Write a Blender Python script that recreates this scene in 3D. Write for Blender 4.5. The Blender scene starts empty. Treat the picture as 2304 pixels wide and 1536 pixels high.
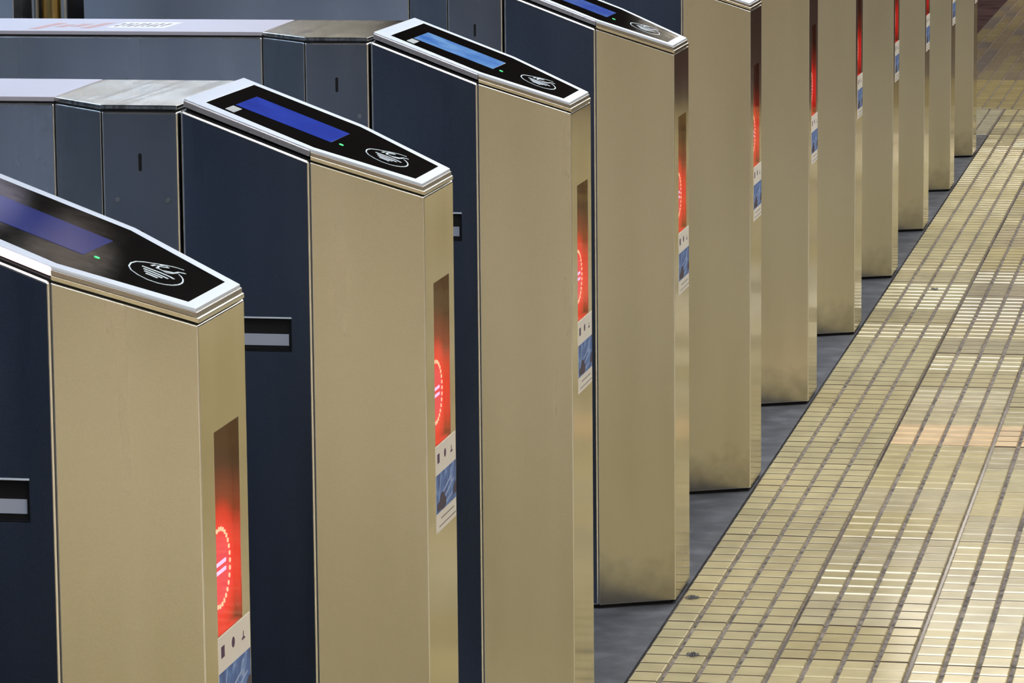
import bpy, bmesh, math, random
from mathutils import Vector, Matrix
random.seed(7)
scene = bpy.context.scene
C = scene.collection

# ------------------------------------------------------------------ camera
yaw, pit, roll = -0.19031, 0.15699, -0.0094
f = Vector((math.sin(yaw)*math.cos(pit), math.cos(yaw)*math.cos(pit), -math.sin(pit)))
r = Vector((math.cos(yaw), -math.sin(yaw), 0.0)); u = r.cross(f)
r2 = r*math.cos(roll)+u*math.sin(roll); u2 = -r*math.sin(roll)+u*math.cos(roll)
cam = bpy.data.cameras.new('camera'); co = bpy.data.objects.new('camera', cam); C.objects.link(co)
co.matrix_world = Matrix(((r2.x, u2.x, -f.x, 1.01936), (r2.y, u2.y, -f.y, -3.74697), (r2.z, u2.z, -f.z, 1.58052), (0, 0, 0, 1)))
cam.sensor_fit = 'HORIZONTAL'; cam.sensor_width = 36.0; cam.lens = 8742.16/2304*36.0
cam.clip_start = 0.05; cam.clip_end = 200
scene.camera = co

# ------------------------------------------------------------------ world, exposure
w = bpy.data.worlds.new('world'); scene.world = w; w.use_nodes = True
bg = w.node_tree.nodes['Background']; bg.inputs[0].default_value = (0.55, 0.70, 1.0, 1); bg.inputs[1].default_value = 0.35
vs = scene.view_settings; vs.view_transform = 'Standard'; vs.look = 'None'; vs.exposure = 0.0; vs.gamma = 1.0; vs.use_curve_mapping = False

# unseen ceiling lamps, some added for reflections: x, y, length along x, length along y, tint, strength
COOL = (0.55, 0.74, 1.0); WARM = (1.0, 0.90, 0.74); NEUT = (0.97, 0.98, 1.0)
CEIL = 3.3
LAMPS = [(-3.0, -2.0, 0.5, 2.6, COOL, 9), (-3.0, 2.0, 0.5, 2.6, COOL, 22), (-3.0, 6.0, 0.5, 2.6, COOL, 24), (-3.0, 10.0, 0.5, 2.6, COOL, 17),
         (3.0, -5.0, 0.7, 2.6, WARM, 42), (3.0, -1.0, 0.5, 2.6, WARM, 8), (3.0, 3.0, 0.5, 2.6, WARM, 5), (3.0, 7.0, 0.5, 2.6, WARM, 5), (3.0, 11.0, 0.5, 2.6, WARM, 8),
         (0.85, -1.8, 2.3, 0.5, NEUT, 11), (0.85, 1.8, 2.3, 0.5, NEUT, 12), (0.80, 5.25, 2.5, 1.2, NEUT, 9.5), (0.80, 9.3, 2.5, 1.3, NEUT, 9), (0.5, 13.6, 1.6, 0.5, WARM, 24), (0.0, 18.5, 2.4, 0.5, WARM, 24),  # last two unseen, added to brighten the far tiles and bulkhead
         (0.25, -3.0, 0.16, 5.6, NEUT, 11), (0.25, 2.9, 0.16, 5.6, NEUT, 12), (-1.75, 6.7, 0.86, 0.5, (0.85, 0.80, 1.0), 0.9), (-1.12, 6.85, 0.16, 0.5, (1.0, 0.85, 0.75), 0.5), (-4.6, 16.6, 2.0, 0.5, WARM, 15)]  # all unseen, added: edge-glint rows, dim panels mirrored in a screen, bulkhead light

# ------------------------------------------------------------------ helpers
def thing(name, label, cat, loc=(0, 0, 0), group=None):
    o = bpy.data.objects.new(name, None); C.objects.link(o); o.location = loc; o.empty_display_size = 0.1
    o['label'] = label; o['category'] = cat
    if group: o['group'] = group
    return o

def link(name, bm, m, parent=None, bevel=0, seg=3, smooth=False, label=None, bmat=-1):
    me = bpy.data.meshes.new(name); bmesh.ops.recalc_face_normals(bm, faces=bm.faces); bm.to_mesh(me); bm.free()
    o = bpy.data.objects.new(name, me); C.objects.link(o)
    for mm in (m if isinstance(m, (list, tuple)) else [m]): me.materials.append(mm)
    if parent: o.parent = parent
    if label: o['label'] = label
    if bevel:
        b = o.modifiers.new('bevel', 'BEVEL'); b.width = bevel; b.segments = seg; b.limit_method = 'ANGLE'; b.angle_limit = math.radians(18)
        b.harden_normals = True; b.material = bmat
        for p in me.polygons: p.use_smooth = True
    elif smooth:
        for p in me.polygons: p.use_smooth = True
    return o

def bake(o, cutters=()):
    for c in cutters:
        m = o.modifiers.new('cut', 'BOOLEAN'); m.operation = 'DIFFERENCE'; m.solver = 'EXACT'; m.object = c
    dg = bpy.context.evaluated_depsgraph_get(); dg.update()
    me = bpy.data.meshes.new_from_object(o.evaluated_get(dg), depsgraph=dg)
    o.modifiers.clear(); old = o.data; o.data = me; bpy.data.meshes.remove(old)
    for c in cutters: bpy.data.objects.remove(c)
    return o

def add_box(bm, x0, x1, y0, y1, z0, z1):
    v = [bm.verts.new(p) for p in ((x0, y0, z0), (x1, y0, z0), (x1, y1, z0), (x0, y1, z0), (x0, y0, z1), (x1, y0, z1), (x1, y1, z1), (x0, y1, z1))]
    for q in ((0, 3, 2, 1), (4, 5, 6, 7), (0, 1, 5, 4), (1, 2, 6, 5), (2, 3, 7, 6), (3, 0, 4, 7)): bm.faces.new([v[i] for i in q])
    return v

def box(*a):
    bm = bmesh.new(); add_box(bm, *a); return bm

def prism(bm, pts, zb, zt):
    """pts: plan outline; zb / zt: number or function of (x, y)"""
    fb = zb if callable(zb) else (lambda x, y: zb); ft = zt if callable(zt) else (lambda x, y: zt)
    b = [bm.verts.new((x, y, fb(x, y))) for x, y in pts]; t = [bm.verts.new((x, y, ft(x, y))) for x, y in pts]
    bm.faces.new(b[::-1]); bm.faces.new(t); n = len(pts)
    for i in range(n): bm.faces.new((b[i], b[(i+1) % n], t[(i+1) % n], t[i]))
    return bm

def P(*a): return prism(bmesh.new(), *a)

def ribbon(bm, pts, wd, fz, h=0.0003, closed=False):
    """flat raised stroke through plan points, lying on the plane z = fz(x, y)"""
    n = len(pts); L = []; R = []
    for i in range(n):
        a = pts[(i-1) % n] if (closed or i > 0) else pts[i]; b = pts[(i+1) % n] if (closed or i < n-1) else pts[i]
        dx, dy = b[0]-a[0], b[1]-a[1]; l = math.hypot(dx, dy) or 1; nx, ny = -dy/l*wd/2, dx/l*wd/2
        L.append((pts[i][0]+nx, pts[i][1]+ny)); R.append((pts[i][0]-nx, pts[i][1]-ny))
    def V(q, k): return bm.verts.new((q[0], q[1], fz(q[0], q[1])+k))
    lt = [V(q, h) for q in L]; rt = [V(q, h) for q in R]; lb = [V(q, 0) for q in L]; rb = [V(q, 0) for q in R]
    for i in range(n if closed else n-1):
        j = (i+1) % n
        for q in ((lt[i], rt[i], rt[j], lt[j]), (lb[i], lt[i], lt[j], lb[j]), (rt[i], rb[i], rb[j], rt[j])): bm.faces.new(q)
    if not closed:
        bm.faces.new((lt[0], lb[0], rb[0], rt[0])); bm.faces.new((lt[-1], rt[-1], rb[-1], lb[-1]))

def disc(bm, c, ax, rad, h, n=16, ry=None):
    """short cylinder; ax = 'x' or 'y' or 'z' axis"""
    ry = ry or rad; rings = []
    for k in (0, h):
        ring = []
        for i in range(n):
            a = 2*math.pi*i/n; p, q = math.cos(a)*rad, math.sin(a)*ry
            d = {'x': (k, p, q), 'y': (p, k, q), 'z': (p, q, k)}[ax]
            ring.append(bm.verts.new((c[0]+d[0], c[1]+d[1], c[2]+d[2])))
        rings.append(ring)
    bm.faces.new(rings[0]); bm.faces.new(rings[1])
    for i in range(n): bm.faces.new((rings[0][i], rings[0][(i+1) % n], rings[1][(i+1) % n], rings[1][i]))

# ------------------------------------------------------------------ materials
def mat(name): 
    m = bpy.data.materials.new(name); m.use_nodes = True; return m, m.node_tree, m.node_tree.nodes['Principled BSDF']

def nd(nt, t, **kw):
    n = nt.nodes.new(t)
    for k, v in kw.items(): setattr(n, k, v)
    return n

def ramp(nt, src, stops):
    n = nd(nt, 'ShaderNodeValToRGB'); e = n.color_ramp.elements
    e[0].position, e[0].color = stops[0][0], (*stops[0][1], 1); e[1].position, e[1].color = stops[-1][0], (*stops[-1][1], 1)
    for p, c in stops[1:-1]: q = e.new(p); q.color = (*c, 1)
    nt.links.new(src, n.inputs[0]); return n.outputs[0]

def flat(name, col, rough=0.5, metal=0.0, emit=None, es=0.0, spec=0.5):
    m, nt, b = mat(name); b.inputs['Base Color'].default_value = (*col, 1); b.inputs['Roughness'].default_value = rough
    b.inputs['Metallic'].default_value = metal; b.inputs['Specular IOR Level'].default_value = spec
    # faint surface mottling keeps every surface procedural
    n = nd(nt, 'ShaderNodeTexNoise'); n.inputs['Scale'].default_value = 60
    tc = nd(nt, 'ShaderNodeTexCoord'); nt.links.new(tc.outputs['Object'], n.inputs['Vector'])
    mr = nd(nt, 'ShaderNodeMapRange'); mr.inputs['To Min'].default_value = max(0.02, rough-0.04); mr.inputs['To Max'].default_value = rough+0.04
    nt.links.new(n.outputs[0], mr.inputs[0]); nt.links.new(mr.outputs[0], b.inputs['Roughness'])
    if emit: b.inputs['Emission Color'].default_value = (*emit, 1); b.inputs['Emission Strength'].default_value = es
    return m

def steel(name, c0, c1, rough, dirt=0.0, spots=True):
    m, nt, b = mat(name); b.inputs['Metallic'].default_value = 1.0
    tc = nd(nt, 'ShaderNodeTexCoord'); oi = nd(nt, 'ShaderNodeObjectInfo')
    off = nd(nt, 'ShaderNodeVectorMath', operation='ADD'); mu = nd(nt, 'ShaderNodeVectorMath', operation='SCALE')
    cmb = nd(nt, 'ShaderNodeCombineXYZ')
    for i in range(3): nt.links.new(oi.outputs['Random'], cmb.inputs[i])
    mu.inputs['Scale'].default_value = 37.0; nt.links.new(cmb.outputs[0], mu.inputs[0])
    nt.links.new(tc.outputs['Object'], off.inputs[0]); nt.links.new(mu.outputs[0], off.inputs[1])
    big = nd(nt, 'ShaderNodeTexNoise'); big.inputs['Scale'].default_value = 5; big.inputs['Detail'].default_value = 3
    mp = nd(nt, 'ShaderNodeMapping'); mp.inputs['Scale'].default_value = (3.0, 3.0, 0.30)
    nt.links.new(off.outputs[0], mp.inputs[0]); nt.links.new(mp.outputs[0], big.inputs['Vector'])
    fine = nd(nt, 'ShaderNodeTexNoise'); fine.inputs['Scale'].default_value = 700; fine.inputs['Detail'].default_value = 2
    nt.links.new(off.outputs[0], fine.inputs['Vector'])
    mix = nd(nt, 'ShaderNodeMix', data_type='RGBA'); mix.inputs[6].default_value = (*c0, 1); mix.inputs[7].default_value = (*c1, 1)
    ad = nd(nt, 'ShaderNodeMath', operation='MULTIPLY_ADD'); nt.links.new(fine.outputs[0], ad.inputs[0]); ad.inputs[1].default_value = 1.0
    nt.links.new(big.outputs[0], ad.inputs[2])
    sub = nd(nt, 'ShaderNodeMath', operation='SUBTRACT'); nt.links.new(ad.outputs[0], sub.inputs[0]); sub.inputs[1].default_value = 0.5
    nt.links.new(sub.outputs[0], mix.inputs[0]); col = mix.outputs[2]
    if dirt:
        # grime band and scuffs near the floor, broken up by noise
        sx = nd(nt, 'ShaderNodeSeparateXYZ'); nt.links.new(tc.outputs['Object'], sx.inputs[0])
        dn = nd(nt, 'ShaderNodeTexNoise'); dn.inputs['Scale'].default_value = 35; dn.inputs['Detail'].default_value = 5; nt.links.new(off.outputs[0], dn.inputs['Vector'])
        m1 = nd(nt, 'ShaderNodeMath', operation='MULTIPLY_ADD'); nt.links.new(dn.outputs[0], m1.inputs[0]); m1.inputs[1].default_value = -0.10; nt.links.new(sx.outputs[2], m1.inputs[2])
        mr = nd(nt, 'ShaderNodeMapRange'); nt.links.new(m1.outputs[0], mr.inputs[0]); mr.inputs['From Min'].default_value = -0.045; mr.inputs['From Max'].default_value = 0.05
        mr.inputs['To Min'].default_value = dirt; mr.inputs['To Max'].default_value = 0
        dm = nd(nt, 'ShaderNodeMix', data_type='RGBA'); nt.links.new(mr.outputs[0], dm.inputs[0]); nt.links.new(col, dm.inputs[6]); dm.inputs[7].default_value = (0.10, 0.09, 0.075, 1)
        col = dm.outputs[2]
    nt.links.new(col, b.inputs['Base Color'])
    rr = nd(nt, 'ShaderNodeMapRange'); nt.links.new(big.outputs[0], rr.inputs[0]); rr.inputs['From Min'].default_value = 0.1; rr.inputs['From Max'].default_value = 0.9
    rr.inputs['To Min'].default_value = rough-0.03; rr.inputs['To Max'].default_value = rough+0.04; nt.links.new(rr.outputs[0], b.inputs['Roughness'])
    bp = nd(nt, 'ShaderNodeBump'); bp.inputs['Strength'].default_value = 0.03; bp.inputs['Distance'].default_value = 0.0005
    nt.links.new(fine.outputs[0], bp.inputs['Height']); nt.links.new(bp.outputs[0], b.inputs['Normal'])
    return m

M = {}
M['post'] = steel('satin_steel_post', (0.51, 0.485, 0.42), (0.65, 0.62, 0.555), 0.25, dirt=0.5)
M['panel'] = steel('satin_steel_panel', (0.14, 0.17, 0.24), (0.22, 0.26, 0.355), 0.28)  # same steel as the posts; its dark blue reflections put into the base colour
M['rear'] = steel('satin_steel_housing', (0.66, 0.70, 0.78), (0.80, 0.84, 0.92), 0.26)
M['front'] = steel('satin_steel_front', (0.62, 0.54, 0.34), (0.71, 0.62, 0.42), 0.13, dirt=0.5)  # same steel; yellow light bounced off the tiles put into the base colour
def streaks(m):
    nt = m.node_tree; b = nt.nodes['Principled BSDF']; src = b.inputs['Base Color'].links[0].from_socket
    tc = nd(nt, 'ShaderNodeTexCoord'); mp = nd(nt, 'ShaderNodeMapping'); mp.inputs['Scale'].default_value = (55, 1.6, 1); n = nd(nt, 'ShaderNodeTexNoise'); n.inputs['Scale'].default_value = 2.2; n.inputs['Detail'].default_value = 6
    nt.links.new(tc.outputs['Object'], mp.inputs[0]); nt.links.new(mp.outputs[0], n.inputs['Vector'])
    c = ramp(nt, n.outputs[0], [(0.36, (0.45, 0.42, 0.40)), (0.5, (0.95, 0.95, 0.93)), (0.7, (1.1, 1.1, 1.1))])
    mx = nd(nt, 'ShaderNodeMix', data_type='RGBA', blend_type='MULTIPLY'); mx.inputs[0].default_value = 0.9; nt.links.new(src, mx.inputs[6]); nt.links.new(c, mx.inputs[7]); nt.links.new(mx.outputs[2], b.inputs['Base Color'])
M['edge'] = flat('polished_steel_edge', (0.86, 0.85, 0.84), 0.22, 1.0)
M['head'] = steel('satin_steel_head', (0.34, 0.36, 0.40), (0.46, 0.48, 0.52), 0.26)
M['top'] = steel('scratched_steel_top', (0.45, 0.44, 0.42), (0.66, 0.65, 0.62), 0.16)
streaks(M['top'])
M['rim'] = flat('cap_rim_satin', (0.56, 0.63, 0.75), 0.35, 0.1)
M['lip'] = steel('cap_lip_steel', (0.60, 0.56, 0.46), (0.72, 0.68, 0.58), 0.22)
M['band'] = steel('cap_band_steel', (0.26, 0.235, 0.22), (0.42, 0.39, 0.37), 0.30)
M['glass'] = flat('black_screen_glass', (0.001, 0.001, 0.0015), 0.05, spec=0.28)
M['black'] = flat('black_plastic', (0.006, 0.006, 0.007), 0.5, spec=0.3)
M['white'] = flat('white_cover_sheet', (0.45, 0.42, 0.48), 0.45)
M['print'] = flat('white_printed_symbol', (0.52, 0.60, 0.66), 0.5)
M['paper'] = flat('white_sticker_paper', (0.74, 0.71, 0.68), 0.6)
M['purple'] = flat('dark_purple_ink', (0.07, 0.03, 0.09), 0.6)
M['greyink'] = flat('grey_ink', (0.22, 0.20, 0.21), 0.6)
M['orangeink'] = flat('faded_orange_ink', (0.50, 0.29, 0.27), 0.6)
M['darkink'] = flat('dark_ink', (0.12, 0.11, 0.16), 0.6)
M['greytape'] = flat('grey_blue_label', (0.32, 0.36, 0.46), 0.6)
M['tag'] = flat('small_silver_tag', (0.30, 0.33, 0.34), 0.45)
M['screw'] = flat('dull_screw_head', (0.30, 0.31, 0.34), 0.45, 1.0)
M['green'] = flat('green_light', (0.05, 0.5, 0.2), 0.3, emit=(0.02, 1.0, 0.16), es=1.3)
M['diff_off'] = flat('frosted_light_strip_unlit', (0.40, 0.39, 0.42), 0.28, 0.6)
M['diff_on'] = flat('frosted_light_strip_lit', (0.9, 0.8, 0.8), 0.4, emit=(1.0, 0.80, 0.78), es=1.15)
M['led'] = flat('red_led_dot', (1, 0.5, 0.3), 0.4, emit=(1.0, 0.42, 0.28), es=2.0)
M['ledbar'] = flat('violet_white_led_bar', (0.8, 0.6, 1), 0.4, emit=(0.80, 0.55, 1.0), es=1.5)
M['lint'] = flat('grey_lint', (0.18, 0.18, 0.20), 0.9)
M['brass'] = flat('brass_tube', (0.55, 0.36, 0.12), 0.25, 1.0)
M['chrome'] = flat('chrome_tube', (0.7, 0.72, 0.75), 0.15, 1.0)

def screen(name, c0, c1, s):
    m, nt, b = mat(name); b.inputs['Base Color'].default_value = (0.005, 0.006, 0.01, 1); b.inputs['Roughness'].default_value = 0.08
    tc = nd(nt, 'ShaderNodeTexCoord'); n = nd(nt, 'ShaderNodeTexNoise'); n.inputs['Scale'].default_value = 22; n.inputs['Detail'].default_value = 4
    nt.links.new(tc.outputs['Object'], n.inputs['Vector']); c = ramp(nt, n.outputs[0], [(0.35, c0), (0.65, c1)])
    nt.links.new(c, b.inputs['Emission Color']); b.inputs['Emission Strength'].default_value = s; return m
M['scr_blue'] = screen('screen_deep_blue', (0.02, 0.05, 0.45), (0.03, 0.07, 0.55), 0.75)
M['scr_dim'] = screen('screen_dim_blue', (0.015, 0.03, 0.30), (0.02, 0.045, 0.36), 0.45)
M['scr_pale'] = screen('screen_pale_blue', (0.06, 0.20, 0.62), (0.20, 0.42, 0.80), 0.85)
M['scr_mid'] = screen('screen_mid_blue', (0.03, 0.07, 0.50), (0.10, 0.20, 0.55), 0.75)

def red_plate():
    m, nt, b = mat('painted_red_led_glow'); b.inputs['Base Color'].default_value = (0.05, 0.01, 0.01, 1); b.inputs['Roughness'].default_value = 0.5
    tc = nd(nt, 'ShaderNodeTexCoord'); sb = nd(nt, 'ShaderNodeVectorMath', operation='DISTANCE'); sb.inputs[1].default_value = (-0.007, 0.0, 0.7325)
    mp = nd(nt, 'ShaderNodeMapping'); nt.links.new(tc.outputs['Object'], mp.inputs[0]); nt.links.new(mp.outputs[0], sb.inputs[0])
    c = ramp(nt, sb.outputs['Value'], [(0.030, (1.0, 0.05, 0.10)), (0.046, (1.0, 0.018, 0.020)), (0.062, (0.75, 0.014, 0.008)), (0.078, (0.20, 0.01, 0.002)), (0.115, (0.01, 0.001, 0.0))])  # LED glow and its fade painted into the emission, recess walls too
    nt.links.new(c, b.inputs['Emission Color']); b.inputs['Emission Strength'].default_value = 1.25; return m
M['redplate'] = red_plate()

def window_glass():
    m = bpy.data.materials.new('smoked_window_glass'); m.use_nodes = True; nt = m.node_tree; nt.nodes.clear()
    out = nd(nt, 'ShaderNodeOutputMaterial'); fr = nd(nt, 'ShaderNodeFresnel'); fr.inputs[0].default_value = 1.5; geo = nd(nt, 'ShaderNodeNewGeometry'); inv = nd(nt, 'ShaderNodeMath', operation='SUBTRACT'); inv.inputs[0].default_value = 1; mf = nd(nt, 'ShaderNodeMath', operation='MULTIPLY')
    t = nd(nt, 'ShaderNodeBsdfTransparent'); t.inputs[0].default_value = (0.93, 0.88, 0.86, 1); g = nd(nt, 'ShaderNodeBsdfGlossy'); g.inputs['Roughness'].default_value = 0.04
    g.inputs[0].default_value = (0.62, 0.50, 0.34, 1); mx = nd(nt, 'ShaderNodeMixShader')
    nt.links.new(geo.outputs['Backfacing'], inv.inputs[1]); nt.links.new(inv.outputs[0], mf.inputs[0]); nt.links.new(fr.outputs[0], mf.inputs[1]); nt.links.new(mf.outputs[0], mx.inputs[0]); nt.links.new(t.outputs[0], mx.inputs[1]); nt.links.new(g.outputs[0], mx.inputs[2]); nt.links.new(mx.outputs[0], out.inputs[0]); return m
M['winglass'] = window_glass()

def photo_print():
    m, nt, b = mat('blue_photo_print'); b.inputs['Roughness'].default_value = 0.5
    tc = nd(nt, 'ShaderNodeTexCoord')
    n = nd(nt, 'ShaderNodeTexNoise'); n.inputs['Scale'].default_value = 30; n.inputs['Detail'].default_value = 4; n.inputs['Distortion'].default_value = 1.2
    nt.links.new(tc.outputs['Object'], n.inputs['Vector'])
    c = ramp(nt, n.outputs[0], [(0.30, (0.035, 0.055, 0.20)), (0.48, (0.05, 0.13, 0.42)), (0.62, (0.10, 0.22, 0.55)), (0.74, (0.35, 0.45, 0.72))])
    nt.links.new(c, b.inputs['Base Color']); return m
M['photo'] = photo_print()
M['photodark'] = flat('dark_car_print', (0.05, 0.035, 0.07), 0.6)
M['photolight'] = flat('pale_streak_print', (0.35, 0.45, 0.70), 0.6)

def noise_mat(name, stops, scale, rough, bump=0.0, detail=6):
    m, nt, b = mat(name); tc = nd(nt, 'ShaderNodeTexCoord'); n = nd(nt, 'ShaderNodeTexNoise'); n.inputs['Scale'].default_value = scale; n.inputs['Detail'].default_value = detail
    nt.links.new(tc.outputs['Object'], n.inputs['Vector']); nt.links.new(ramp(nt, n.outputs[0], stops), b.inputs['Base Color']); b.inputs['Roughness'].default_value = rough
    if bump:
        n2 = nd(nt, 'ShaderNodeTexNoise'); n2.inputs['Scale'].default_value = 300; nt.links.new(tc.outputs['Object'], n2.inputs['Vector'])
        bp = nd(nt, 'ShaderNodeBump'); bp.inputs['Strength'].default_value = bump; bp.inputs['Distance'].default_value = 0.001; nt.links.new(n2.outputs[0], bp.inputs['Height']); nt.links.new(bp.outputs[0], b.inputs['Normal'])
    return m
M['slab'] = noise_mat('dark_grey_floor_slab', [(0.3, (0.035, 0.037, 0.044)), (0.5, (0.058, 0.061, 0.070)), (0.72, (0.11, 0.113, 0.128))], 14, 0.7, 0.3)
M['grout'] = noise_mat('grey_grout', [(0.35, (0.06, 0.05, 0.045)), (0.5, (0.17, 0.145, 0.13)), (0.7, (0.28, 0.24, 0.21))], 40, 0.9, 0.4)
M['beige'] = noise_mat('beige_concourse_stone', [(0.3, (0.50, 0.45, 0.34)), (0.7, (0.60, 0.55, 0.43))], 3, 0.4)
M['maroon'] = noise_mat('brown_polished_stone', [(0.3, (0.05, 0.025, 0.03)), (0.7, (0.14, 0.09, 0.10))], 5, 0.25)
M['wallwarm'] = noise_mat('beige_wall_panel', [(0.3, (0.46, 0.40, 0.28)), (0.7, (0.55, 0.48, 0.35))], 1.5, 0.5)
M['wallcool'] = noise_mat('blue_grey_wall', [(0.3, (0.10, 0.13, 0.18)), (0.7, (0.22, 0.26, 0.32))], 0.8, 0.5)
M['walldark'] = noise_mat('dark_far_wall', [(0.3, (0.02, 0.02, 0.02)), (0.7, (0.07, 0.06, 0.05))], 0.8, 0.5)
M['ceil'] = noise_mat('ceiling_panel', [(0.3, (0.035, 0.032, 0.03)), (0.7, (0.07, 0.06, 0.05))], 1.0, 0.6)
M['lampcase'] = flat('lamp_casing', (0.7, 0.7, 0.7), 0.4)

def tile_mat():
    m, nt, b = mat('cream_ribbed_tile'); at = nd(nt, 'ShaderNodeAttribute'); at.attribute_name = 'tint'
    tc = nd(nt, 'ShaderNodeTexCoord'); n = nd(nt, 'ShaderNodeTexNoise'); n.inputs['Scale'].default_value = 9; n.inputs['Detail'].default_value = 5
    nt.links.new(tc.outputs['Object'], n.inputs['Vector'])
    dirt = ramp(nt, n.outputs[0], [(0.3, (0.80, 0.79, 0.80)), (0.6, (1, 1, 1))])
    mx = nd(nt, 'ShaderNodeMix', data_type='RGBA', blend_type='MULTIPLY'); mx.inputs[0].default_value = 1; nt.links.new(at.outputs['Color'], mx.inputs[6]); nt.links.new(dirt, mx.inputs[7])
    nt.links.new(mx.outputs[2], b.inputs['Base Color']); b.inputs['Roughness'].default_value = 0.17; b.inputs['Specular IOR Level'].default_value = 0.5
    return m
M['tile'] = tile_mat()

def emis(name, col, s):
    m = bpy.data.materials.new(name); m.use_nodes = True; nt = m.node_tree; nt.nodes.clear(); o = nd(nt, 'ShaderNodeOutputMaterial'); e = nd(nt, 'ShaderNodeEmission')
    e.inputs[0].default_value = (*col, 1); e.inputs[1].default_value = s; nt.links.new(e.outputs[0], o.inputs[0]); return m

# ------------------------------------------------------------------ setting
def struct(name, bm, m, **k):
    o = link(name, bm, m, **k); o['kind'] = 'structure'; return o
X0, X1, Y0, Y1 = -7.0, 7.0, -10.0, 30.0
bm = bmesh.new(); add_box(bm, -2.3, 0.0012, Y0, 11.33, -0.1, 0.0); struct('floor', bm, M['slab'])
bm = bmesh.new(); add_box(bm, X0, -2.3, Y0, 11.33, -0.1, 0.0); struct('floor', bm, M['beige'])
bm = bmesh.new(); add_box(bm, X0, -0.396, 11.33, Y1, -0.1, 0.0); struct('floor', bm, M['maroon'])
bm = bmesh.new(); add_box(bm, 0.0012, 1.842, Y0, Y1, -0.1, -0.0045); add_box(bm, -0.396, 0.0012, 11.33, Y1, -0.1, -0.0035); struct('floor', bm, M['grout'])
bm = bmesh.new(); add_box(bm, 1.842, X1, Y0, 12.4, -0.1, 0.0); struct('floor', bm, M['beige'])
bm = bmesh.new(); add_box(bm, 0.694, X1, 12.402, Y1, -0.1, 0.001); struct('floor', bm, M['maroon'])
struct('added_trim_1', box(X0, X1, 22.0, 22.3, 2.96, CEIL), M['wallwarm'])  # unseen bulkhead, added so a gate top reflects beige
struct('wall_right', box(X1, X1+0.2, Y0, Y1, 0, CEIL), M['wallwarm'])
struct('wall_left', box(X0-0.2, X0, Y0, Y1, 0, CEIL), M['wallcool'])
struct('wall_far', box(X0, X1, Y1, Y1+0.2, 0, CEIL), M['walldark'])
struct('wall_near', box(X0, X1, Y0-0.2, Y0, 0, CEIL), M['walldark'])
struct('ceiling', box(X0, X1, Y0, Y1, CEIL, CEIL+0.2), M['ceil'])

# ribbed tactile tiles: every tile is 4 bars wide (across x) and 4 ribs long (along y)
TX, TY = 0.2305, 0.2540; bw, rl = TX/4, TY/4
def tile_field(x0, y_start, ncol, nrow, offs, y_max, y_min):
    verts = []; faces = []; cols = []
    base = [(0.55, 0.46, 0.235), (0.57, 0.485, 0.26), (0.53, 0.455, 0.25), (0.51, 0.43, 0.26), (0.54, 0.465, 0.28)]
    for tcx in range(ncol):
        oy = offs[tcx % len(offs)]
        for tr in range(nrow):
            ty = y_start+oy+tr*TY
            if ty+TY > y_max+0.002 or ty < y_min-0.3: continue
            q = random.choice(base); k = random.uniform(0.85, 1.0); tint = tuple(c*k for c in q)
            if tcx in (1, 2) and abs(ty-4.741) < 0.1: tint = (0.74, 0.54, 0.31)
            if tcx == 0: tint = (0.60*k, 0.52*k, 0.29*k)
            s = len(verts); xg = x0+tcx*TX
            for p_ in ((xg-0.0022, ty), (xg+0.0030, ty), (xg+0.0030, ty+TY), (xg-0.0022, ty+TY)): verts.append((p_[0], p_[1], -0.0043))
            faces.append((s, s+1, s+2, s+3)); cols.append((0.05, 0.04, 0.045) if random.random() < 0.6 else (0.14, 0.12, 0.12))
            dz = random.uniform(-0.0004, 0.0004); flatk = (tcx == 0 and (ty < 5.4 or random.random() < 0.35)) or (tcx > 0 and random.random() < 0.12); lip = random.choice([0.0018, 0.0020, 0.0021, 0.0023])
            for i in range(4):
                for j in range(4):
                    xa, xb = x0+tcx*TX+i*bw+(0.0046 if i == 0 else 0.0036), x0+tcx*TX+(i+1)*bw-0.0036
                    ga = 0.0008 if j < 3 else 0.0022; ya, yb = ty+j*rl+0.0010, ty+(j+1)*rl-ga
                    s = len(verts); t = 0.0022+dz; fl = lip+random.uniform(-0.00015, 0.00015)
                    if flatk: ys = [(ya, -0.0045), (ya+0.0004, t-0.0004), (ya+0.0012, t), (yb-0.0012, t-0.0011), (yb, -0.0045)]
                    else: ys = [(ya, -0.0045), (ya+0.0003, t-fl*0.95), (ya+0.0050, t), (yb-0.0012, t-0.0017), (yb, -0.0045)]
                    xs = [(xa, -0.0060), (xa+0.0010, -0.0008), (xa+0.0026, 0), (xb-0.0026, 0), (xb-0.0010, -0.0008), (xb, -0.0060)]
                    for (yy, zz) in ys:
                        for (xx, dd) in xs: verts.append((xx, yy, max(-0.0050, zz+dd)))
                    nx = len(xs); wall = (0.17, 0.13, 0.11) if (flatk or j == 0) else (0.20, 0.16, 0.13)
                    for a in range(len(ys)-1):
                        for b in range(nx-1):
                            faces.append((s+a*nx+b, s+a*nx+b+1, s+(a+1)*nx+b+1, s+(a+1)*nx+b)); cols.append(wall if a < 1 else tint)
    me = bpy.data.meshes.new('tactile_tiles'); me.from_pydata(verts, [], faces)
    ca = me.color_attributes.new('tint', 'FLOAT_COLOR', 'CORNER'); li = 0
    buf = []
    for c in cols: buf += [c[0], c[1], c[2], 1.0]*4
    ca.data.foreach_set('color', buf)
    me.materials.append(M['tile']); o = bpy.data.objects.new('floor', me); C.objects.link(o); o['kind'] = 'structure'; return o
tile_field(0.0012, 3.21-TY*28, 8, 66, [0.0, 0.0075, 0.0, 0.009, 0.004], 12.392, -4.5)
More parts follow.
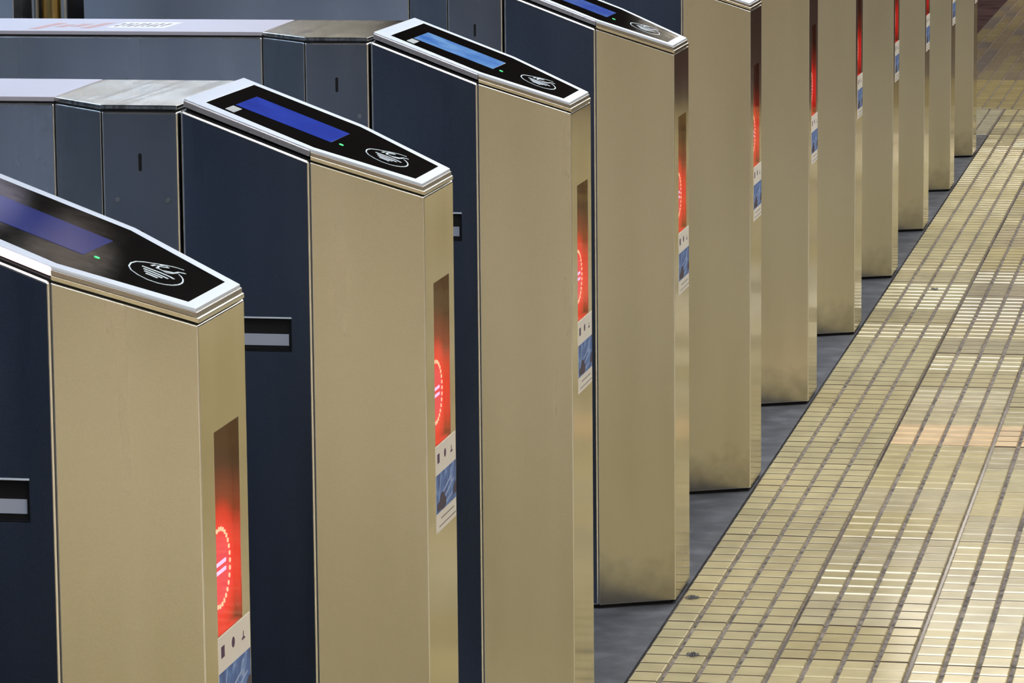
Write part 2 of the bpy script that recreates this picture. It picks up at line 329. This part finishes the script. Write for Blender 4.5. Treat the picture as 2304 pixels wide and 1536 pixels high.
# the flatter guidance strips beyond the cross joint
verts = []; faces = []; cols = []
for i in range(-6, 12):
    x = i*0.0605-0.033; yy = 12.402
    while yy < 29.5:
        L = 0.42; g = 0.62+0.25*random.random()*(yy > 13.2)
        t = (0.58, 0.48, 0.24) if yy < 13.6 else random.choice([(0.38, 0.31, 0.22), (0.30, 0.26, 0.24), (0.44, 0.37, 0.22)])
        if x < 0.0: pass
        if x > -0.40:
            s = len(verts); a, b, c, d = x+0.004, x+0.0565, yy+0.0008, yy+L-0.0008
            for p in ((a, c), (b, c), (b, d), (a, d)): verts.append((p[0], p[1], -0.0036))
            for p in ((a+.002, c+.001), (b-.002, c+.001), (b-.002, d-.001), (a+.002, d-.001)): verts.append((p[0], p[1], 0.001))
            for q in ((0, 1, 5, 4), (1, 2, 6, 5), (2, 3, 7, 6), (3, 0, 4, 7), (4, 5, 6, 7)): faces.append([s+z for z in q]); cols.append(t)
        yy += L
me = bpy.data.meshes.new('far_tiles'); me.from_pydata(verts, [], faces); ca = me.color_attributes.new('tint', 'FLOAT_COLOR', 'CORNER')
buf = []
for c in cols: buf += [c[0], c[1], c[2], 1.0]*4
ca.data.foreach_set('color', buf); me.materials.append(M['tile']); o = bpy.data.objects.new('floor', me); C.objects.link(o); o['kind'] = 'structure'
# tiles left of the line behind the last gate, y 11.33 to the cross joint
verts = []; faces = []; cols = []
for i in range(7):
    for j in range(16):
        xa, xb = -0.0012-(i+1)*bw+0.003, -0.0012-i*bw-0.003; ya, yb = 11.335+j*rl+0.0006, 11.335+(j+1)*rl-0.0008
        s = len(verts)
        for y_, z_ in ((ya, -0.003), (ya+0.004, 0.0018), (ya+0.013, 0.0022), (yb-0.012, 0.0022), (yb-0.003, 0.0016), (yb, -0.003)):
            for x_, d_ in ((xa, -0.003), (xa+0.003, 0), (xb-0.003, 0), (xb, -0.003)): verts.append((x_, y_, max(-0.0036, z_+d_)))
        for a in range(5):
            for b in range(3): faces.append((s+a*4+b, s+a*4+b+1, s+a*4+b+5, s+a*4+b+4)); cols.append((0.60, 0.54, 0.38))
me = bpy.data.meshes.new('edge_tiles'); me.from_pydata(verts, [], faces); ca = me.color_attributes.new('tint', 'FLOAT_COLOR', 'CORNER')
buf = []
for c in cols: buf += [c[0], c[1], c[2], 1.0]*4
ca.data.foreach_set('color', buf); me.materials.append(M['tile']); o = bpy.data.objects.new('floor', me); C.objects.link(o); o['kind'] = 'structure'

# ------------------------------------------------------------------ ceiling lamps
for i, (x, y, lx, ly, col, s) in enumerate(LAMPS):
    side = 'cool white' if col == COOL else 'warm white' if col == WARM else 'neutral white'
    t = thing('ceiling_light', '%s unseen rectangular ceiling lamp over the ticket gate hall' % side, 'ceiling light', (x, y, CEIL-0.06), 'ceiling lamps over the hall (%s)' % side)
    bm = bmesh.new(); add_box(bm, -lx/2-0.03, lx/2+0.03, -ly/2-0.03, ly/2+0.03, 0.0, 0.06); link('casing', bm, M['lampcase'], t)
    bm = bmesh.new(); add_box(bm, -lx/2, lx/2, -ly/2, ly/2, -0.012, 0.002); link('diffuser', bm, emis('lamp_glow', col, s), t)

# ------------------------------------------------------------------ the ticket gate
H, S, CAPT = 1.0, 0.38083, 0.01483
w2, W2, LT, LM = 0.08863, 0.15153, 0.13123, 0.2935
PITCH = 1.06198
top = lambda dz: (lambda x, y: H+dz-S*x)
def cap_outline(g, xb=-LM, back=0.0, front=0.0):
    """hexagonal outline inset by g"""
    return [(-g+front, -w2+g*0.8), (-g+front, w2-g*0.8), (-LT, W2-g), (xb+g+back, W2-g), (xb+g+back, -W2+g), (-LT, -W2+g)]

def make_gate():
    t = thing('ticket_gate', '', 'ticket gate')
    # front post with tapering sides
    fp = link('front_post', P([(0, -w2), (0, w2), (-LT+0.0002, W2-0.0003), (-LT+0.0002, -W2+0.0003)], 0.007, top(0)), [M['post'], M['edge']], t, bevel=0.0018, bmat=1)
    cut = link('cut', box(-0.010, 0.02, -0.0405, 0.0555, 0.6735, 0.884), M['black'])
    bake(fp, [cut])
    fp.data.materials.append(M['front'])
    for p in fp.data.polygons:
        if p.normal.x > 0.97: p.material_index = len(fp.data.materials)-1
    lin = bmesh.new()
    add_box(lin, -0.0098, -0.0085, -0.0403, 0.0553, 0.6737, 0.8838); add_box(lin, -0.0098, -0.0006, -0.0403, -0.0397, 0.6737, 0.8838)
    add_box(lin, -0.0098, -0.0006, -0.0403, 0.0553, 0.8832, 0.8838)
    dw = link('display_window', lin, M['black'], t, label='dark recessed window with a glowing red ring')
    lin = bmesh.new(); add_box(lin, -0.0084, -0.0072, -0.0395, 0.0545, 0.6745, 0.8825); add_box(lin, -0.0084, -0.0008, 0.0545, 0.0552, 0.6745, 0.8825); add_box(lin, -0.0084, -0.0008, -0.0395, 0.0545, 0.6738, 0.6745)
    link('red_glow_liner', lin, M['redplate'], dw)
    bm = bmesh.new(); disc(bm, (0, 0, 0), 'x', 0.0025, 0.0008, 12); n = 32; l0 = None
    for i in range(n):
        a = 2*math.pi*i/n
        if l0 is None: l0 = q = link('led', bm, M['led'], dw)
        else: q = l0.copy(); C.objects.link(q)
        q.location = (-0.0072, -0.004+math.cos(a)*0.0405, 0.7375+math.sin(a)*0.0400)
    for z0 in (0.7400, 0.7312): link('led_bar', box(-0.0072, -0.0064, -0.026, 0.020, z0, z0+0.0036), M['ledbar'], dw, label='violet white light bar')
    link('window_pane', box(-0.0006, -0.0002, -0.0400, 0.0550, 0.6740, 0.8835), M['winglass'], dw)
    # sticker below the window
    st = link('sticker', box(0.0, 0.0004, -0.0415, 0.0835, 0.560, 0.6725), M['paper'], t, label='white and blue sticker with three icons and a car photo')
    link('photo_print', box(0.0004, 0.0006, -0.0412, 0.0830, 0.5850, 0.6350), M['photo'], st)
    def plate(name, prof, x1, m):
        bm = bmesh.new(); v = [bm.verts.new((x1, a, b)) for a, b in prof]; bm.faces.new(v); v2 = [bm.verts.new((0.0006, a, b)) for a, b in prof]; bm.faces.new(v2[::-1]); c = len(prof)
        for i in range(c): bm.faces.new((v[i], v2[i], v2[(i+1) % c], v[(i+1) % c]))
        link(name, bm, m, st)
    for ys, zs, ye, ze, hh in ((-0.030, 0.590, -0.010, 0.633, 0.006), (-0.005, 0.606, 0.050, 0.619, 0.0025), (0.015, 0.600, 0.070, 0.613, 0.0025), (0.0, 0.588, 0.06, 0.596, 0.002)):
        plate('pale_streak', [(ys, zs-hh/2), (ye, ze-hh/2), (ye, ze+hh/2), (ys, zs+hh/2)], 0.0007, M['photolight'])
    plate('car_print', [(-0.034, 0.588), (-0.036, 0.597), (-0.022, 0.600), (-0.012, 0.608), (0.004, 0.608), (0.010, 0.600), (0.018, 0.598), (0.018, 0.589), (0.006, 0.586)], 0.0009, M['photodark'])
    plate('car_print', [(0.064, 0.592), (0.066, 0.602), (0.076, 0.607), (0.0825, 0.606), (0.0825, 0.592)], 0.0009, M['photodark'])
    link('icon', box(0.0004, 0.0006, -0.0315, -0.0185, 0.6495, 0.6615), M['purple'], st)
    bm = bmesh.new(); disc(bm, (0.0004, 0.016, 0.6560), 'x', 0.0058, 0.0002, 18, 0.0056); link('icon', bm, M['purple'], st)
    plate('icon', [(0.050, 0.6500), (0.062, 0.6500), (0.062, 0.6514), (0.0568, 0.6530), (0.0568, 0.6585), (0.0552, 0.6585), (0.0552, 0.6530), (0.050, 0.6514)], 0.0008, M['purple'])
    link('text_line', box(0.0004, 0.0006, -0.012, 0.068, 0.5745, 0.5762), M['greyink'], st); link('text_line', box(0.0004, 0.0006, -0.024, 0.080, 0.5655, 0.5670), M['greyink'], st)
    # main cabinet between the seam and the rear gap
    cb = link('cabinet', P([(-LT-0.0002, -W2), (-LT-0.0002, W2), (-0.2962, W2), (-0.2962, -W2)], 0.007, top(0)), [M['panel'], M['edge']], t, bevel=0.0035, bmat=1)
    cut = link('cut', box(-0.270, -0.158, -W2-0.02, -W2+0.012, 0.8105, 0.8525), M['black']); bake(cb, [cut])
    bm = bmesh.new(); y = -W2
    add_box(bm, -0.2695, -0.1585, y+0.0108, y+0.0118, 0.811, 0.852)
    add_box(bm, -0.2695, -0.1585, y+0.0008, y+0.0118, 0.811, 0.8115); add_box(bm, -0.2695, -0.1585, y+0.0008, y+0.0118, 0.8515, 0.852)
    add_box(bm, -0.1590, -0.1585, y+0.0008, y+0.0118, 0.8115, 0.8515); add_box(bm, -0.2695, -0.2690, y+0.0008, y+0.0118, 0.8115, 0.8515)
    rc = link('scanner_recess', bm, M['black'], t, label='black recessed slot with a grey label strip')
    link('recess_rim', box(-0.2700, -0.1580, y-0.0012, y+0.003, 0.8525, 0.8545), M['rim'], rc, bevel=0.0004)
    link('grey_label', box(-0.262, -0.1640, y+0.0095, y+0.0106, 0.8170, 0.8315), M['greytape'], rc)
    # plinth
    link('plinth', P([(-0.012, -w2+0.006), (-0.012, w2-0.006), (-LT, W2-0.01), (-1.07, W2-0.01), (-1.07, -0.05), (-0.49, -0.05), (-0.40, -W2+0.01), (-LT, -W2+0.01)], 0.0, 0.0085), M['black'], t)
    # rear head and housing, open flap bay behind
    zt = 1.110; yf = 0.195
    hd = link('head_panel', P([(-0.2992, -W2), (-0.2992, yf), (-0.3982, yf), (-0.3982, -W2)], 0.007, zt), [M['head'], M['edge']], t, bevel=0.0028, bmat=1)
    for zc, hh in ((1.0467, 0.0112), (0.950, 0.0112)):
        bm = bmesh.new(); pr = []
        for i in range(16):
            a = 2*math.pi*i/16; pr.append((-0.3490+0.0022*math.cos(a), zc+0.0022*math.sin(a)+(hh-0.0022)*(1 if math.sin(a) >= 0 else -1)))
        v = [bm.verts.new((a, -W2-0.0003, b)) for a, b in pr]; bm.faces.new(v); v2 = [bm.verts.new((a, -W2+0.0003, b)) for a, b in pr]; bm.faces.new(v2[::-1])
        for i in range(16): bm.faces.new((v[i], v2[i], v2[(i+1) % 16], v[(i+1) % 16]))
        link('slot', bm, M['black'], hd)
    for xx in (-0.3800, -0.3147):
        bm = bmesh.new(); disc(bm, (xx, -W2-0.0008, 0.9992), 'y', 0.0032, 0.0010, 16); disc(bm, (xx, -W2-0.0011, 0.9992), 'y', 0.0014, 0.0006, 8); link('screw', bm, M['screw'], hd)
    link('angled_panel', P([(-0.3992, -W2), (-0.3992, yf), (-0.4878, yf), (-0.4878, -0.0575)], 0.007, zt), [M['head'], M['edge']], t, bevel=0.0018, bmat=1)
    rh = link('rear_housing', P([(-0.4890, -0.0570), (-0.4890, yf), (-1.102, yf), (-1.102, -0.0570)], 0.007, zt), [M['rear'], M['edge']], t, bevel=0.0028, bmat=1)
    # top cover plates over a thin dark shadow gap
    link('gap_filler', P([(-0.304, -W2+0.004), (-0.304, yf-0.004), (-1.098, yf-0.004), (-1.098, -0.053), (-0.489, -0.053), (-0.400, -W2+0.004)], zt-0.0005, zt+0.0025), M['black'], t)
    link('head_top', P([(-0.3005, -W2+0.0015), (-0.3005, yf-0.001), (-0.4988, yf-0.001), (-0.4885, -0.0555), (-0.3990, -W2+0.0015)], zt+0.0025, zt+0.0080), M['top'], t, bevel=0.0012)
    hc = link('top_cover', P([(-0.4898, -0.0555), (-0.5000, yf-0.001), (-1.101, yf-0.001), (-1.101, -0.0555)], zt+0.0025, zt+0.0084), M['white'], t, bevel=0.0008, label='white sheet over the rear top')
    # far half beyond the flap bay
    link('back_housing', P([(-1.236, -0.0570), (-1.236, yf), (-2.0, yf), (-2.0, -0.0570)], 0.0, zt), M['rear'], t, bevel=0.0022)
    link('back_cover', P([(-1.237, -0.0555), (-1.237, yf-0.001), (-1.999, yf-0.001), (-1.999, -0.0555)], zt+0.001, zt+0.0084), M['white'], t, bevel=0.0008)
    bm = bmesh.new(); add_box(bm, -1.236, -1.102, 0.03, yf-0.01, 0.0, 1.10); fb = link('flap_bay', bm, M['black'], t)
    bm = bmesh.new(); disc(bm, (-1.178, 0.0, 0.0), 'z', 0.022, 1.10, 28); link('flap_pivot', bm, M['brass'], fb, smooth=False)
    bm = bmesh.new(); disc(bm, (-1.150, -0.02, 0.0), 'z', 0.007, 1.10, 16); link('rod', bm, M['chrome'], fb)
    bm = bmesh.new(); disc(bm, (-1.206, -0.02, 0.0), 'z', 0.007, 1.10, 16); link('rod', bm, M['chrome'], fb)
    bm = bmesh.new(); add_box(bm, -1.232, -1.196, -0.055, 0.03, 1.044, 1.050); link('bracket', bm, M['chrome'], fb)
    # reader cap
    cap = bpy.data.objects.new('reader_cap', None); C.objects.link(cap); cap.parent = t
    def capo(name, bm, m, **k): return link(name, bm, m, cap, **k)
    capo('shadow_gap', P(cap_outline(0.004), top(-0.0005), top(0.0022)), M['black'])
    capo('lower_lip', P([(0.0005, -w2+0.001), (0.0005, w2-0.001), (-LT+0.0005, W2-0.0006), (-LT+0.0005, -W2+0.0006)], top(0.0020), top(0.0070)), M['lip'], bevel=0.0009)
    fo = cap_outline(0.0022); 
    capo('upper_band', P([(-0.0015, -w2+0.0018), (-0.0015, w2-0.0018), (-LT+0.0005, W2-0.0022), (-LT+0.0005, -W2+0.0022)], top(0.0070), top(0.0120)), M['band'], bevel=0.0006)
    for sg in (-1, 1):
        ya, yb = sg*(W2-0.0035), sg*(W2-0.016)
        capo('light_strip', P([(-LT-0.0005, ya), (-LT-0.0005, yb), (-LM+0.001, yb), (-LM+0.001, ya)] if sg < 0 else [(-LT-0.0005, yb), (-LT-0.0005, ya), (-LM+0.001, ya), (-LM+0.001, yb)], top(0.0050), top(0.0135)), M['diff_off'], bevel=0.0015)
    capo('cap_core', P([(-LT, -W2+0.014), (-LT, W2-0.014), (-LM+0.002, W2-0.014), (-LM+0.002, -W2+0.014)], top(0.001), top(0.0118)), M['black'])
    # rim frame around the glass, built as a ring
    out = [(-0.0030, -w2+0.0035), (-0.0030, w2-0.0035), (-LT, W2-0.0065), (-LM+0.0015, W2-0.0065), (-LM+0.0015, -W2+0.0065), (-LT, -W2+0.0065)]
    inn = [(-0.0150, -w2+0.0185), (-0.0150, w2-0.0185), (-LT, W2-0.0240), (-0.2725, W2-0.0260), (-0.2725, -W2+0.0360), (-LT, -W2+0.0240)]
    bm = bmesh.new(); z0, z1 = top(0.0115), top(0.01535)
    vo = [[bm.verts.new((x, y, zf(x, y))) for x, y in out] for zf in (z0, z1)]; vi = [[bm.verts.new((x, y, zf(x, y))) for x, y in inn] for zf in (z0, z1)]
    for i in range(6):
        j = (i+1) % 6
        for q in ((vo[1][i], vo[1][j], vi[1][j], vi[1][i]), (vo[0][i], vo[0][j], vo[1][j], vo[1][i]), (vi[1][i], vi[1][j], vi[0][j], vi[0][i]), (vo[0][j], vo[0][i], vi[0][i], vi[0][j])): bm.faces.new(q)
    capo('rim', bm, M['rim'], bevel=0.0007)
    gz = 0.0151
    gl = capo('glass', P(inn, top(0.0118), top(gz)), M['glass'])
    TP = top(gz+0.00005)
    sc = capo('screen', P([(-0.1275, -0.0515), (-0.1275, 0.0515), (-0.250, 0.0525), (-0.250, -0.0545)], top(gz-0.0004), top(gz+0.00025)), M['scr_blue'])
    capo('status_light', P([(-0.1165+0.0028*math.cos(a_*0.524), -0.0415+0.0030*math.sin(a_*0.524)) for a_ in range(12)], top(gz-0.0002), top(gz+0.0005)), M['green'])
    capo('tag', P([(-0.2385, -0.1080), (-0.2385, -0.0670), (-0.2500, -0.0665), (-0.2500, -0.1060)], top(gz-0.0002), top(gz+0.0003)), M['tag'])
    # the contactless card-and-hand symbol
    bm = bmesh.new(); rx, ry, cx, cy = 0.0263, 0.0395, -0.0652, -0.0085
    rx, ry = 0.0262, 0.0395
    ringp = [(-0.0504, 0.0231), (-0.0462, 0.0178), (-0.0425, 0.0100), (-0.0400, 0.0010), (-0.0388, -0.0080), (-0.0391, -0.0190), (-0.0418, -0.0300), (-0.0465, -0.0390), (-0.0530, -0.0452), (-0.0632, -0.0480),
             (-0.0739, -0.0440), (-0.0830, -0.0360), (-0.0888, -0.0240), (-0.0913, -0.0080), (-0.0900, 0.0060), (-0.0845, 0.0180), (-0.0780, 0.0265), (-0.0720, 0.0350), (-0.0650, 0.0430), (-0.0595, 0.0475), (-0.0522, 0.0495)]
    ribbon(bm, ringp, 0.0015, TP)
    for pts, wd in (([(-0.0814, -0.0022), (-0.0731, -0.0012), (-0.0626, 0.0003), (-0.0545, -0.0004), (-0.0481, -0.0035)], 0.0034),
                    ([(-0.0777, -0.0105), (-0.0688, -0.0094), (-0.0595, -0.0100), (-0.0520, -0.0120)], 0.0034), ([(-0.0746, -0.0182), (-0.0651, -0.0178), (-0.0560, -0.0179)], 0.0034),
                    ([(-0.0710, -0.0260), (-0.0657, -0.0251), (-0.0588, -0.0260)], 0.0034),
                    ([(-0.0765, 0.0140), (-0.0750, 0.0226), (-0.0713, 0.0231), (-0.0700, 0.0120)], 0.0022), ([(-0.0718, 0.0150), (-0.0644, 0.0119), (-0.0595, 0.0172), (-0.0545, 0.0222), (-0.0529, 0.0319), (-0.0474, 0.0376)], 0.0022),
                    ([(-0.0719, 0.0294), (-0.0688, 0.0373), (-0.0640, 0.0335), (-0.0690, 0.0265), (-0.0725, 0.0240)], 0.0022), ([(-0.0655, 0.0130), (-0.0600, 0.0100), (-0.0560, 0.0150), (-0.0530, 0.0270)], 0.0020)):
        ribbon(bm, pts, wd, TP)
    link('card_symbol', bm, M['print'], cap, label='white hand and card tap symbol in a circle')
    return t

def kids(o): return [c for c in bpy.data.objects if c.parent == o]
def copy_tree(o, parent=None):
    c = o.copy(); C.objects.link(c)
    if parent: c.parent = parent
    for ch in kids(o): copy_tree(ch, c)
    return c
def find(o, nm):
    r_ = []
    for c in kids(o):
        if c.name.split('.')[0] == nm: r_.append(c)
        r_ += find(c, nm)
    return r_
def swap(o, m):
    o.material_slots[0].link = 'OBJECT'; o.material_slots[0].material = m

proto = make_gate()
LABELS = {-1: 'steel ticket gate nearest the camera, before the one with lit pinkish strips',
 0: 'front left steel ticket gate with glowing pinkish strips along its reader cap',
 1: 'steel ticket gate with deep blue screen, next behind the gate with lit pinkish strips',
 2: 'steel ticket gate with pale blue screen and faded orange marks on its white cover',
 3: 'steel ticket gate with its screen cut by the top picture edge, status light showing',
 4: 'steel ticket gate showing only the front tip of its cap at the top edge',
 5: 'steel ticket gate post just behind the one with its cap tip showing',
 6: 'steel ticket gate post fifth from the far end of the row',
 7: 'steel ticket gate post fourth from the far end of the row',
 8: 'steel ticket gate post third from the far end, red glow cut by the top edge',
 9: 'steel ticket gate post second from the far end of the row',
 10: 'farthest steel ticket gate post, last before the cross joint in the tiles'}
GATES = {}
order = [0, -1] + list(range(1, 11))
for k in order:
    g = proto if k == 0 else copy_tree(proto)
    g.location = (0, k*PITCH, 0); g['label'] = LABELS[k]; g['group'] = 'row of ticket gates'
    GATES[k] = g
for s_ in find(GATES[0], 'light_strip'): swap(s_, M['diff_on']); s_['label'] = 'lit pinkish white strip'
swap(find(GATES[0], 'screen')[0], M['scr_dim']); swap(find(GATES[2], 'screen')[0], M['scr_pale']); swap(find(GATES[3], 'screen')[0], M['scr_mid'])

# faded markings on the white cover of the third gate
tc_ = find(GATES[2], 'top_cover')[0]
bm = bmesh.new(); fz = lambda x, y: 1.1184

for q_ in ([(-0.868, -0.024), (-0.858, 0.100)], [(-0.838, 0.02), (-0.834, 0.070)], [(-0.815, 0.03), (-0.810, 0.085)], [(-0.790, -0.002), (-0.780, 0.105)]): ribbon(bm, q_, 0.016, fz, 0.0002)
link('orange_mark', bm, M['orangeink'], tc_)
bm = bmesh.new(); add_box(bm, -0.760, -0.665, 0.010, 0.125, 1.1184, 1.1186); lb = link('paper_label', bm, M['paper'], tc_)
bm = bmesh.new()
for i in range(8):
    x = -0.752+i*0.0105
    for y0, y1 in (((0.035, 0.062), (0.072, 0.098)), ((0.040, 0.055), (0.064, 0.098)), ((0.035, 0.070), (0.080, 0.094)))[i % 3]: ribbon(bm, [(x, y0), (x+0.0015*(i % 2), y1)], 0.005, lambda a, b: 1.1186, 0.0001)
link('label_text', bm, M['darkink'], tc_)

# ------------------------------------------------------------------ litter on the tiles
def lint(x, y, r_, lab, n=70):
    bm = bmesh.new(); rnd = random.Random(int(abs(x*1000+y*77)))
    for i in range(n):
        a, b = rnd.uniform(0, 6.28), rnd.uniform(0, 1)**0.6*r_; cx, cy = math.cos(a)*b, math.sin(a)*b*1.3; hz = rnd.uniform(0.001, 0.006)*(r_/0.012)
        d = rnd.uniform(0, 3.14); l = rnd.uniform(0.15, 0.45)*r_
        p = [(cx-math.cos(d)*l, cy-math.sin(d)*l, 0.001), (cx, cy, hz), (cx+math.cos(d)*l, cy+math.sin(d)*l, 0.001)]
        prev = None
        for q in p:
            ring = [bm.verts.new((q[0]+math.cos(t)*0.0005, q[1]+math.sin(t)*0.0005, q[2]+0.0005*math.sin(t*2))) for t in (0, 2.1, 4.2)]
            if prev:
                for j in range(3): bm.faces.new((prev[j], prev[(j+1) % 3], ring[(j+1) % 3], ring[j]))
            prev = ring
    o = link('lint_clump', bm, M['lint'], smooth=True); o.location = (x, y, 0.0015); o['label'] = lab; o['category'] = 'lint'
lint(0.024, 3.140, 0.011, 'grey lint clump on the cream tiles beside a gate foot')
lint(0.088, 2.700, 0.010, 'grey lint clump on the cream tiles near the bottom edge')
lint(0.140, 7.12, 0.011, 'small dark lint speck far up the tiles in a grout line', 40)
